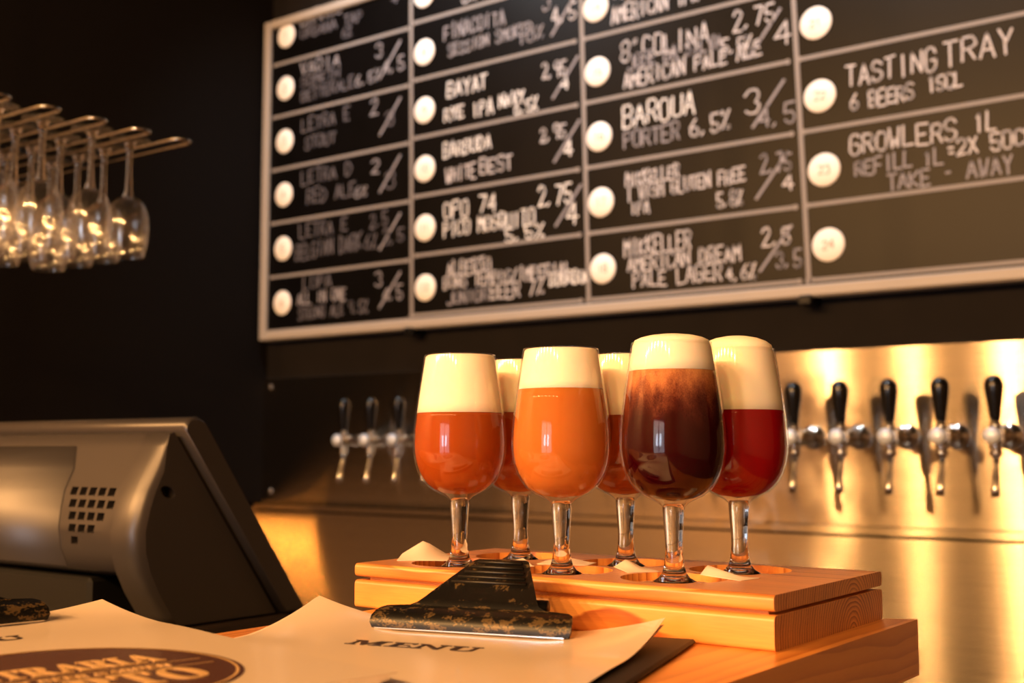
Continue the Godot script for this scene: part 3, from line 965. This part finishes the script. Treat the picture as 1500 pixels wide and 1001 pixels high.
# ---------------------------------------------------------------- tasting tray
const TRAY_LO := Vector3(-0.5983, 1.10, 1.674)
const TRAY_HI := Vector3(-0.2857, 1.1302, 1.836)
const GLASS_AT := [Vector2(-0.5425, 1.790), Vector2(-0.4560, 1.790), Vector2(-0.3735, 1.788), Vector2(-0.5400, 1.722), Vector2(-0.4500, 1.720), Vector2(-0.3640, 1.718)]

func tray() -> void:
	var light := Color(0.90, 0.62, 0.32)
	var dark := Color(0.58, 0.27, 0.09)
	var L := (TRAY_HI.x - TRAY_LO.x) * 1000.0
	var D := (TRAY_HI.z - TRAY_LO.z) * 1000.0
	var low_pith := Vector2(-2.0, 50.0)
	var up_pith := Vector2(-6.0, 48.0)
	var t := thing("tasting_tray", "pine tasting tray of two planks with round recesses holding six beers", "tray", TRAY_LO)
	var front := wood_material(wood_texture(1024, 128, Vector3(0, 0, D), Vector3(L, 0, 0), Vector3(0, 20, 0), low_pith, 3.2, 41, light, dark))
	var ends := wood_material(wood_texture(768, 96, Vector3(L, 0, D), Vector3(0, 0, -D), Vector3(0, 20, 0), low_pith, 3.2, 41, light.darkened(0.06), Color(0.40, 0.16, 0.05)), 0.5)
	var topm := wood_material(wood_texture(1024, 512, Vector3(0, 10, 0), Vector3(L, 0, 0), Vector3(0, 0, D), Vector2(-22, 48.0), 5.0, 42, light, dark), 0.30)
	var front2 := wood_material(wood_texture(1024, 64, Vector3(0, 0, D), Vector3(L, 0, 0), Vector3(0, 10, 0), up_pith, 3.2, 43, light, dark))
	var ends2 := wood_material(wood_texture(768, 48, Vector3(L, 0, D), Vector3(0, 0, -D), Vector3(0, 10, 0), up_pith, 3.2, 43, light.darkened(0.06), Color(0.40, 0.16, 0.05)), 0.5)
	var sx := L / 1000.0
	var sz := D / 1000.0
	plank("lower_plank", t, 0.0, 0.0190, sx, sz, front, ends, front, [])
	obj("spacer", box_between(Vector3(0.009, 0.018, 0.009), Vector3(sx - 0.006, 0.0222, sz - 0.006)), front, t)
	var holes := []
	for g in GLASS_AT:
		holes.append(Vector2(g.x - TRAY_LO.x, g.y - TRAY_LO.z))
	plank("upper_plank", t, 0.0212, 0.0302, sx, sz, front2, ends2, topm, holes)

func plank(called: String, parent: Node3D, y0: float, y1: float, sx: float, sz: float, front: Material, ends: Material, topm: Material, holes: Array) -> void:
	var r := 0.0028
	var prof := []   # (z, y) from the top front edge down, round the underside, up to the top back edge
	for i in 5:
		var a := PI / 2 * i / 4
		prof.append(Vector2(sz - r + r * sin(a), y1 - r + r * cos(a)))
	for i in 5:
		var a := PI / 2 * i / 4
		prof.append(Vector2(sz - r + r * cos(a), y0 + r - r * sin(a)))
	for i in 5:
		var a := PI / 2 * i / 4
		prof.append(Vector2(r - r * sin(a), y0 + r - r * cos(a)))
	for i in 5:
		var a := PI / 2 * i / 4
		prof.append(Vector2(r - r * cos(a), y1 - r + r * sin(a)))
	var am := ArrayMesh.new()
	var st := start()
	for i in prof.size() - 1:
		var a: Vector2 = prof[i]
		var b: Vector2 = prof[i + 1]
		var va := clampf((a.y - y0) / (y1 - y0), 0, 1)
		var vb := clampf((b.y - y0) / (y1 - y0), 0, 1)
		quad(st, Vector3(0, a.y, a.x), Vector3(0, b.y, b.x), Vector3(sx, b.y, b.x), Vector3(sx, a.y, a.x), Vector2(0, va), Vector2(0, vb), Vector2(1, vb), Vector2(1, va))
	finish(st, am)
	am.surface_set_material(0, front)
	# ends
	st = start(false)
	var mid := Vector2(sz / 2, (y0 + y1) / 2)
	var uv := func(p: Vector2) -> Vector2: return Vector2(1.0 - p.x / sz, clampf((p.y - y0) / (y1 - y0), 0, 1))
	for i in prof.size():
		var a: Vector2 = prof[i]
		var b: Vector2 = prof[(i + 1) % prof.size()]
		tri(st, Vector3(sx, mid.y, mid.x), Vector3(sx, a.y, a.x), Vector3(sx, b.y, b.x), uv.call(mid), uv.call(a), uv.call(b))
		tri(st, Vector3(0, mid.y, mid.x), Vector3(0, b.y, b.x), Vector3(0, a.y, a.x), uv.call(mid), uv.call(b), uv.call(a))
	finish(st, am)
	am.surface_set_material(1, ends)
	# top
	st = start(false)
	var tu := func(p: Vector2) -> Vector2: return Vector2(p.x / sx, p.y / sz)
	if holes.is_empty():
		quad(st, Vector3(0, y1, sz - r), Vector3(sx, y1, sz - r), Vector3(sx, y1, r), Vector3(0, y1, r), Vector2(0, 1), Vector2(1, 1), Vector2(1, 0), Vector2(0, 0))
	else:
		var zm: float = (holes[0].y + holes[3].y) / 2
		var deep := 0.0052
		for k in 6:
			var c: Vector2 = holes[k]
			var row := 3 * (k / 3)
			var x0: float = 0.0 if k % 3 == 0 else (c.x + holes[k - 1].x) / 2
			var x1: float = sx if k % 3 == 2 else (c.x + holes[k + 1].x) / 2
			var z0: float = zm if row == 0 else r
			var z1: float = sz - r if row == 0 else zm
			var hr := 0.0332
			var angles := []
			for i in 48:
				angles.append(TAU * i / 48)
			for q in [Vector2(x0, z0), Vector2(x1, z0), Vector2(x1, z1), Vector2(x0, z1)]:
				angles.append(fposmod((q - c).angle(), TAU))
			angles.sort()
			for i in angles.size():
				var a: float = angles[i]
				var b: float = angles[(i + 1) % angles.size()]
				var da := Vector2(cos(a), sin(a))
				var db := Vector2(cos(b), sin(b))
				var oa := c + da * reach(da, c, x0, x1, z0, z1)
				var ob := c + db * reach(db, c, x0, x1, z0, z1)
				var ia := c + da * hr
				var ib := c + db * hr
				quad(st, v3(ia, y1), v3(ib, y1), v3(ob, y1), v3(oa, y1), tu.call(ia), tu.call(ib), tu.call(ob), tu.call(oa))
				quad(st, v3(ia, y1), v3(ia, y1 - deep), v3(ib, y1 - deep), v3(ib, y1), tu.call(ia), tu.call(ia), tu.call(ib), tu.call(ib))
				tri(st, v3(c, y1 - deep), v3(ib, y1 - deep), v3(ia, y1 - deep), tu.call(c), tu.call(ib), tu.call(ia))
	finish(st, am)
	am.surface_set_material(2, topm)
	obj(called, am, null, parent)

func v3(p: Vector2, y: float) -> Vector3:
	return Vector3(p.x, y, p.y)

func reach(d: Vector2, c: Vector2, x0: float, x1: float, z0: float, z1: float) -> float:
	var t := 9.0
	if d.x > 1e-6:
		t = minf(t, (x1 - c.x) / d.x)
	elif d.x < -1e-6:
		t = minf(t, (x0 - c.x) / d.x)
	if d.y > 1e-6:
		t = minf(t, (z1 - c.y) / d.y)
	elif d.y < -1e-6:
		t = minf(t, (z0 - c.y) / d.y)
	return t

# ---------------------------------------------------------------- the six beers
const BOWL := [Vector2(0.0066, 0.0480), Vector2(0.0100, 0.0510), Vector2(0.0150, 0.0532), Vector2(0.0195, 0.0556), Vector2(0.0235, 0.0588), Vector2(0.0268, 0.0628), Vector2(0.0295, 0.0680), Vector2(0.0315, 0.0740), Vector2(0.0327, 0.0810), Vector2(0.0330, 0.0870), Vector2(0.0326, 0.0960), Vector2(0.0316, 0.1060), Vector2(0.0302, 0.1160), Vector2(0.0285, 0.1280), Vector2(0.0268, 0.1390), Vector2(0.0252, 0.1490)]

func bowl_radius(y: float) -> float:
	for k in BOWL.size() - 1:
		var a: Vector2 = BOWL[k]
		var b: Vector2 = BOWL[k + 1]
		if y <= b.y:
			return lerpf(a.x, b.x, clampf((y - a.y) / (b.y - a.y), 0, 1))
	return BOWL[-1].x

func cascade(deep: Color, bubbles: Color) -> ImageTexture:
	var im := Image.create(512, 256, false, Image.FORMAT_RGB8)
	var swirl := noise(0.02, 95, 4)
	var r2 := RandomNumberGenerator.new()
	r2.seed = 96
	for j in 256:
		for i in 512:
			var v := j / 255.0 + 0.07 * swirl.get_noise_2d(absf(i - 256) * 1.6, j)
			var share := 1.0 - smoothstep(0.19, 0.56, v)
			var grain := r2.randf_range(-0.12, 0.12) + 0.10 * swirl.get_noise_2d(absf(i - 256) * 2.0, j * 1.6 + 300)
			im.set_pixel(i, j, deep.lerp(bubbles, clampf(share * share + grain * minf(share * 2.0, 1.0), 0.0, 1.0)))
	return ImageTexture.create_from_image(im)

func beers() -> void:
	# outer surface of the bowl, its rim and a short way down inside
	var prof := BOWL.duplicate()
	prof.append_array([Vector2(0.0250, 0.1498), Vector2(0.0246, 0.1500), Vector2(0.0243, 0.1496), Vector2(0.0244, 0.1480)])
	var bowl := lathe(prof, 56)
	var stem := lathe([Vector2(0, 0.0028), Vector2(0.0135, 0.0030), Vector2(0.0098, 0.0050), Vector2(0.0075, 0.0080), Vector2(0.0061, 0.0130), Vector2(0.0053, 0.0215), Vector2(0.0056, 0.0300), Vector2(0.0062, 0.0370), Vector2(0.0066, 0.0430), Vector2(0.0067, 0.0480), Vector2(0.0060, 0.0500), Vector2(0, 0.0500)], 32)
	var foot := lathe([Vector2(0, 0), Vector2(0.0300, 0), Vector2(0.0310, 0.0008), Vector2(0.0300, 0.0016), Vector2(0.0180, 0.0026), Vector2(0, 0.0028)], 40)
	var foam := mat(Color(0.97, 0.93, 0.86), 0.75)
	foam.subsurf_scatter_enabled = true
	foam.subsurf_scatter_strength = 0.3
	foam.heightmap_texture = noise_texture(0.12, 71, Color.BLACK, Color.WHITE, 256, 3)
	foam.heightmap_scale = 0.04
	foam.uv1_triplanar = true
	foam.uv1_scale = Vector3(14, 14, 14)
	# beer colour, opacity, foam line, height of the foam's dome, label
	var kinds := [
		[Color(0.72, 0.34, 0.11), 0.55, 0.1090, 0.0005, "amber beer with deep cream head, front left"],
		[Color(0.78, 0.46, 0.20), 0.72, 0.1230, 0.0008, "hazy orange beer with short white head, front row centre"],
		[Color(0.16, 0.010, 0.022), 0.97, 0.1320, 0.0060, "dark ruby beer with thin domed head, front right"],
		[Color(0.72, 0.32, 0.10), 0.55, 0.1105, 0.0005, "amber beer in the back row behind two left glasses"],
		[Color(0.66, 0.28, 0.08), 0.55, 0.1070, 0.0005, "amber brown beer behind the orange and dark ones"],
		[Color(0.55, 0.018, 0.055), 0.88, 0.1090, 0.0095, "red beer with tall peach head, back right"],
	]
	for k in 6:
		var c: Array = kinds[k]
		var at: Vector2 = GLASS_AT[k]
		var g := thing("beer_glass", "stemmed tasting glass of " + c[4], "beer glass", Vector3(at.x, 1.1251, at.y), 0.7 * k, "six tasting glasses on the tray")
		obj("bowl", bowl, M.glass, g)
		obj("stem", stem, M.solid_glass, g)
		obj("foot", foot, M.glass, g)
		var beer := mat(Color(c[0].r, c[0].g, c[0].b, c[1]), 0.12)
		beer.transparency = BaseMaterial3D.TRANSPARENCY_ALPHA
		beer.refraction_enabled = true
		beer.refraction_scale = 0.033
		beer.metallic_specular = 0.12
		beer.subsurf_scatter_enabled = true
		beer.subsurf_scatter_strength = 0.35
		if k == 2:
			# nitrogen cascade: fine tan bubbles still sinking below the head
			beer.albedo_color = Color(1, 1, 1, c[1])
			beer.albedo_texture = cascade(c[0], Color(0.74, 0.49, 0.31))
		var line: float = c[2]
		var p := [Vector2(0, 0.0515)]
		for q in BOWL:
			if q.y > 0.0525 and q.y < line - 0.001:
				p.append(Vector2(q.x - 0.0013, q.y + 0.0006))
		p.append(Vector2(bowl_radius(line) - 0.0012, line))
		p.append(Vector2(0, line))
		obj("beer", lathe(p, 56), beer, g)
		var f := [Vector2(0, line + 0.00005), Vector2(bowl_radius(line) - 0.0011, line + 0.00005)]
		for q in BOWL:
			if q.y > line + 0.002 and q.y < 0.1480:
				f.append(Vector2(q.x - 0.0011, q.y))
		f.append(Vector2(0.0242, 0.1485))
		for i in range(1, 6):
			var a := PI / 2 * i / 5.0
			f.append(Vector2(0.0242 * cos(a), 0.1485 + 0.0008 + c[3] * sin(a)))
		f[-1].x = 0.0
		obj("foam", lathe(f, 56), foam, g)

# ---------------------------------------------------------------- clipboard menus
func page_height(a: float, b: float, lift: float) -> float:
	var s := maxf(0.0, (absf(a) - 0.045) / 0.060) * maxf(0.0, (0.045 - b) / 0.075)
	var wave := 0.0008 * sin(b * 21.0 + 1.0) * smoothstep(0.02, 0.1, b)
	return lift * s * (0.4 + 0.6 * s) + wave

func page(half: float, b0: float, b1: float, y: float, lift: float) -> ArrayMesh:
	var st := start()
	var nx := 30
	var nb := 40
	var th := Vector3(0, 0.00025, 0)
	var grid := []
	for j in nb + 1:
		var row := []
		for i in nx + 1:
			var a := lerpf(-half - 0.009, half, float(i) / nx)
			var b := lerpf(b0, b1, float(j) / nb)
			row.append(Vector3(a, y + page_height(a, b, lift), b))
		grid.append(row)
	for j in nb:
		for i in nx:
			quad(st, grid[j][i], grid[j + 1][i], grid[j + 1][i + 1], grid[j][i + 1])
			quad(st, grid[j][i] - th, grid[j][i + 1] - th, grid[j + 1][i + 1] - th, grid[j + 1][i] - th)
	st.set_smooth_group(1)
	for i in nx:
		quad(st, grid[0][i + 1], grid[0][i + 1] - th, grid[0][i] - th, grid[0][i])
		quad(st, grid[nb][i], grid[nb][i] - th, grid[nb][i + 1] - th, grid[nb][i + 1])
	for j in nb:
		quad(st, grid[j][0], grid[j][0] - th, grid[j + 1][0] - th, grid[j + 1][0])
		quad(st, grid[j + 1][nx], grid[j + 1][nx] - th, grid[j][nx] - th, grid[j][nx])
	return finish(st)

# flat lettering laid on the page
func print_text(text: String, size: float, width: float, at: Vector2, y: float, lift: float, serif := true, bold := true, spread := 1.0) -> ArrayMesh:
	var tm := TextMesh.new()
	var f := SystemFont.new()
	f.font_names = PackedStringArray(["Droid Serif" if serif else "Droid Sans"])
	f.font_weight = 700 if bold else 400
	tm.font = f
	tm.text = text
	tm.font_size = 48
	tm.pixel_size = 0.01
	tm.depth = 0.02
	var arr := tm.get_mesh_arrays()
	var v: PackedVector3Array = arr[Mesh.ARRAY_VERTEX]
	var idx: PackedInt32Array = arr[Mesh.ARRAY_INDEX]
	var lo := Vector3(1e9, 1e9, 1e9)
	var hi := -lo
	for p in v:
		lo = lo.min(p)
		hi = hi.max(p)
	var st := start(false)
	for i in range(0, idx.size(), 3):
		var q := []
		for k in 3:
			var p := v[idx[i + k]]
			var a := at.x + ((p.x - lo.x) / (hi.x - lo.x) - 0.5) * width
			var b := at.y - ((p.y - lo.y) / (hi.y - lo.y) - 0.5) * size
			var up := 0.0001 if p.z < (lo.z + hi.z) / 2 else 0.00035
			q.append(Vector3(a, y + page_height(a, b, lift) + up, b))
		st.add_vertex(q[0])
		st.add_vertex(q[1])
		st.add_vertex(q[2])
	return finish(st)

func page_disc(center: Vector2, r0: float, r1: float, y: float, lift: float) -> ArrayMesh:
	var st := start(false)
	var n := 72
	var rings := 8 if r0 <= 0.0 else 1
	for j in n:
		var a0 := TAU * j / n
		var a1 := TAU * (j + 1) / n
		for k in rings:
			var p0 := lerpf(r0, r1, float(k) / rings)
			var p1 := lerpf(r0, r1, float(k + 1) / rings)
			var q := []
			for w in [[p0, a0], [p0, a1], [p1, a1], [p1, a0]]:
				var a: float = center.x + w[0] * cos(w[1])
				var b: float = center.y + w[0] * sin(w[1])
				q.append(Vector3(a, y + page_height(a, b, lift), b))
			if p0 <= 0.0:
				tri(st, q[0], q[2], q[3])
			else:
				quad(st, q[0], q[1], q[2], q[3])
	return finish(st)

func clip_parts(parent: Node3D, y: float) -> void:
	var worn := mat(Color(1, 1, 1), 0.42, 0.25)
	var im := Image.create(512, 256, false, Image.FORMAT_RGB8)
	var n1 := noise(0.018, 81, 5)
	var n2 := noise(0.11, 82, 3)
	for j in 256:
		for i in 512:
			# worn paint: bare brassy metal in ragged patches, most of it on the bar that is handled
			var edge := 0.30 * smoothstep(0.45, 1.0, j / 255.0)
			var f := n1.get_noise_2d(i, j * 1.3) + 0.55 * n2.get_noise_2d(i, j) + edge
			var w := smoothstep(0.24, 0.60, f)
			im.set_pixel(i, j, Color(0.045, 0.038, 0.034).lerp(Color(0.42, 0.33, 0.20), w * 0.8))
	worn.albedo_texture = ImageTexture.create_from_image(im)
	# profile (b, y): lip on the page, over the bar, up the lever; with half widths
	var prof := [[0.0000, 0.0006, 0.0600], [0.0002, 0.0040, 0.0615], [-0.0020, 0.0075, 0.0612], [-0.0060, 0.0098, 0.0605], [-0.0105, 0.0112, 0.0590], [-0.0130, 0.0120, 0.0560], [-0.0138, 0.0128, 0.0420],
		[-0.0150, 0.0145, 0.0378], [-0.0180, 0.0165, 0.0355], [-0.0260, 0.0210, 0.0315], [-0.0350, 0.0262, 0.0268], [-0.0440, 0.0312, 0.0220], [-0.0500, 0.0345, 0.0190], [-0.0525, 0.0359, 0.0175], [-0.0538, 0.0366, 0.0152]]
	var st := start()
	var nx := 16
	var rows := []
	var unders := []
	for k in prof.size():
		var p := Vector2(prof[k][0], prof[k][1])
		var q := Vector2(prof[maxi(k - 1, 0)][0], prof[maxi(k - 1, 0)][1])
		var r := Vector2(prof[mini(k + 1, prof.size() - 1)][0], prof[mini(k + 1, prof.size() - 1)][1])
		var d := (r - q).normalized()
		var n := Vector2(d.y, -d.x)   # towards the reader
		var row := []
		var under := []
		for i in nx + 1:
			var a: float = lerpf(-1.0, 1.0, float(i) / nx) * prof[k][2]
			row.append([Vector3(a, y + p.y, p.x), Vector2(0.5 + a / 0.13, 1.0 - float(k) / (prof.size() - 1))])
			var o := p - n * 0.0018
			under.append([Vector3(a, y + o.y, o.x), Vector2(0.5 + a / 0.13, 1.0 - float(k) / (prof.size() - 1))])
		rows.append(row)
		unders.append(under)
	for k in rows.size() - 1:
		for i in nx:
			var a: Array = rows[k][i]
			var b: Array = rows[k][i + 1]
			var c: Array = rows[k + 1][i + 1]
			var d: Array = rows[k + 1][i]
			quad(st, a[0], b[0], c[0], d[0], a[1], b[1], c[1], d[1])
			a = unders[k][i]; b = unders[k][i + 1]; c = unders[k + 1][i + 1]; d = unders[k + 1][i]
			quad(st, a[0], d[0], c[0], b[0], a[1], d[1], c[1], b[1])
	st.set_smooth_group(3)
	for k in rows.size() - 1:
		for i in [0, nx]:
			var a: Array = rows[k][i]
			var b: Array = rows[k + 1][i]
			var c: Array = unders[k + 1][i]
			var d: Array = unders[k][i]
			if i == 0:
				quad(st, a[0], b[0], c[0], d[0], a[1], b[1], c[1], d[1])
			else:
				quad(st, a[0], d[0], c[0], b[0], a[1], d[1], c[1], b[1])
	for i in nx:
		var e := rows.size() - 1
		quad(st, rows[e][i][0], rows[e][i + 1][0], unders[e][i + 1][0], unders[e][i][0], rows[e][i][1], rows[e][i + 1][1], unders[e][i + 1][1], unders[e][i][1])
	var clip := obj("clip", finish(st), worn, parent)
	clip.set_meta("label", "worn black metal clip")
	# grip ridges on the lever
	for k in 5:
		var s := 0.40 + 0.125 * k
		var b := lerpf(-0.0180, -0.0538, s) + 0.0004
		var h := lerpf(0.0165, 0.0366, s) + 0.0004
		var w := lerpf(0.0352, 0.0165, s) - 0.004
		obj("grip_ridge", tube([Vector3(-w, y + h, b), Vector3(w, y + h, b)], 0.0011, 8), worn, clip)
	# rear jaw, spring barrel and the bright front lip
	obj("rear_jaw", box_between(Vector3(-0.055, y + 0.0002, -0.020), Vector3(0.055, y + 0.010, -0.0135), 0.002), worn, clip)
	obj("spring", tube([Vector3(-0.02, y + 0.0135, -0.0235), Vector3(0.040, y + 0.0135, -0.0235)], 0.0040, 12), M.dark_metal, clip)
	obj("lip", box_between(Vector3(-0.058, y + 0.0001, -0.001), Vector3(0.058, y + 0.0013, 0.0012), 0.0003), M.chrome, clip)

func menu(label: String, at: Vector3, e1: Vector2, board_half: float, board_top: float, lift: float, with_logo: bool) -> void:
	# local x runs along the lines of text, local z down the page
	var t := thing("clipboard_menu", label, "menu", at, atan2(-e1.y, e1.x), "clipboard menus on the bar")
	obj("clipboard", box_between(Vector3(-board_half, 0.0, board_top), Vector3(board_half, 0.003, 0.245), 0.0012), M.board_black, t)
	for k in 5:
		var s := obj("sheet", page(0.105, -0.030, 0.262, 0.0034 + 0.0004 * k, lift + 0.0006 * k), M.paper if k == 4 else M.plain_paper, t, Vector3(0.0012 * (2 - k) * (1 if k % 2 else -0.6), 0, 0.0008 * (4 - k)))
		s.rotation.y = 0.010 * (k - 4)
	var y := 0.0034 + 0.0016
	var l := lift + 0.0024
	obj("menu_heading", print_text("MENU", 0.0145, 0.075, Vector2(-0.010, 0.047), y, l), M.ink, t)
	if with_logo:
		var c := Vector2(0.0, 0.168)
		var logo := obj("logo_disc", page_disc(c, 0.0, 0.074, y + 0.0002, l), M.brown_ink, t)
		obj("logo_ring", page_disc(c, 0.0705, 0.0718, y + 0.00042, l), M.gold_ink, logo)
		obj("logo_lettering", print_text("LETRARIA", 0.021, 0.100, c + Vector2(0, -0.019), y + 0.0002, l), M.gold_ink, logo)
		obj("logo_lettering", print_text("PORTO", 0.030, 0.096, c + Vector2(0, 0.027), y + 0.0002, l), M.gold_ink, logo)
		obj("logo_lettering", print_text("CRAFT BEER GARDEN", 0.0055, 0.090, c + Vector2(0, 0.0035), y + 0.0002, l, false, false), M.gold_ink, logo)
		for b in [-0.003, 0.0095]:
			obj("logo_rule", page_strip(c.y + b, 0.064, 0.0009, y + 0.00042, l), M.gold_ink, logo)
	clip_parts(t, y + 0.0006)

func page_strip(b: float, half: float, w: float, y: float, lift: float) -> ArrayMesh:
	var st := start(false)
	var n := 16
	for i in n:
		var a0 := lerpf(-half, half, float(i) / n)
		var a1 := lerpf(-half, half, float(i + 1) / n)
		quad(st, Vector3(a0, y + page_height(a0, b + w, lift), b + w), Vector3(a1, y + page_height(a1, b + w, lift), b + w), Vector3(a1, y + page_height(a1, b, lift), b), Vector3(a0, y + page_height(a0, b, lift), b))
	return finish(st)

func menus() -> void:
	menu("clipboard menu with curled white pages in front of the beer tray", Vector3(-0.436, 1.1001, 1.913), Vector2(0.964, -0.267), 0.120, -0.045, 0.0085, false)
	menu("clipboard menu with round brown logo lying nearest the viewer at left", Vector3(-0.6436, 1.1058, 2.1074), Vector2(0.164, -0.986), 0.103, -0.026, 0.0040, true)

# ---------------------------------------------------------------- paper tags between the glasses
func paper_tags() -> void:
	# centre x, z, width, depth, turn, lift of the far edge, label
	var spots := [
		[-0.578, 1.783, 0.040, 0.028, 0.6, 0.012, "folded paper tag standing up beside the front left glass"],
		[-0.502, 1.786, 0.030, 0.024, -0.5, 0.004, "creased paper tag lying between the two left front glasses"],
		[-0.478, 1.752, 0.036, 0.022, 0.3, 0.003, "flat paper tag lying behind the orange beer"],
		[-0.415, 1.764, 0.022, 0.026, 0.9, 0.006, "small paper tag lying left of the dark beer"],
		[-0.345, 1.770, 0.020, 0.030, 1.4, 0.007, "narrow paper tag stuck up right of the dark beer"],
	]
	for s in spots:
		var st := start()
		var n := 8
		var th := Vector3(0, 0.0003, 0)
		var top := []
		for j in n + 1:
			var row := []
			for i in n + 1:
				var a := (float(i) / n - 0.5)
				var b := (float(j) / n - 0.5)
				var fold := maxf(0.0, 0.5 - absf(a + 0.1)) * 2.0
				row.append(Vector3(a * s[2], 0.0004 + s[5] * fold * (0.5 - b), b * s[3]))
			top.append(row)
		for j in n:
			for i in n:
				quad(st, top[j][i], top[j + 1][i], top[j + 1][i + 1], top[j][i + 1])
				quad(st, top[j][i] - th, top[j][i + 1] - th, top[j + 1][i + 1] - th, top[j + 1][i] - th)
		st.set_smooth_group(2)
		for i in n:
			quad(st, top[0][i + 1], top[0][i + 1] - th, top[0][i] - th, top[0][i])
			quad(st, top[n][i], top[n][i] - th, top[n][i + 1] - th, top[n][i + 1])
			quad(st, top[i][0], top[i][0] - th, top[i + 1][0] - th, top[i + 1][0])
			quad(st, top[i + 1][n], top[i + 1][n] - th, top[i][n] - th, top[i][n])
		var o := obj("paper_tag", finish(st), M.plain_paper, null, Vector3(s[0], 1.1302, s[1]))
		o.rotation.y = s[4]
		tag(o, s[6], "paper", "paper tags on the tray")
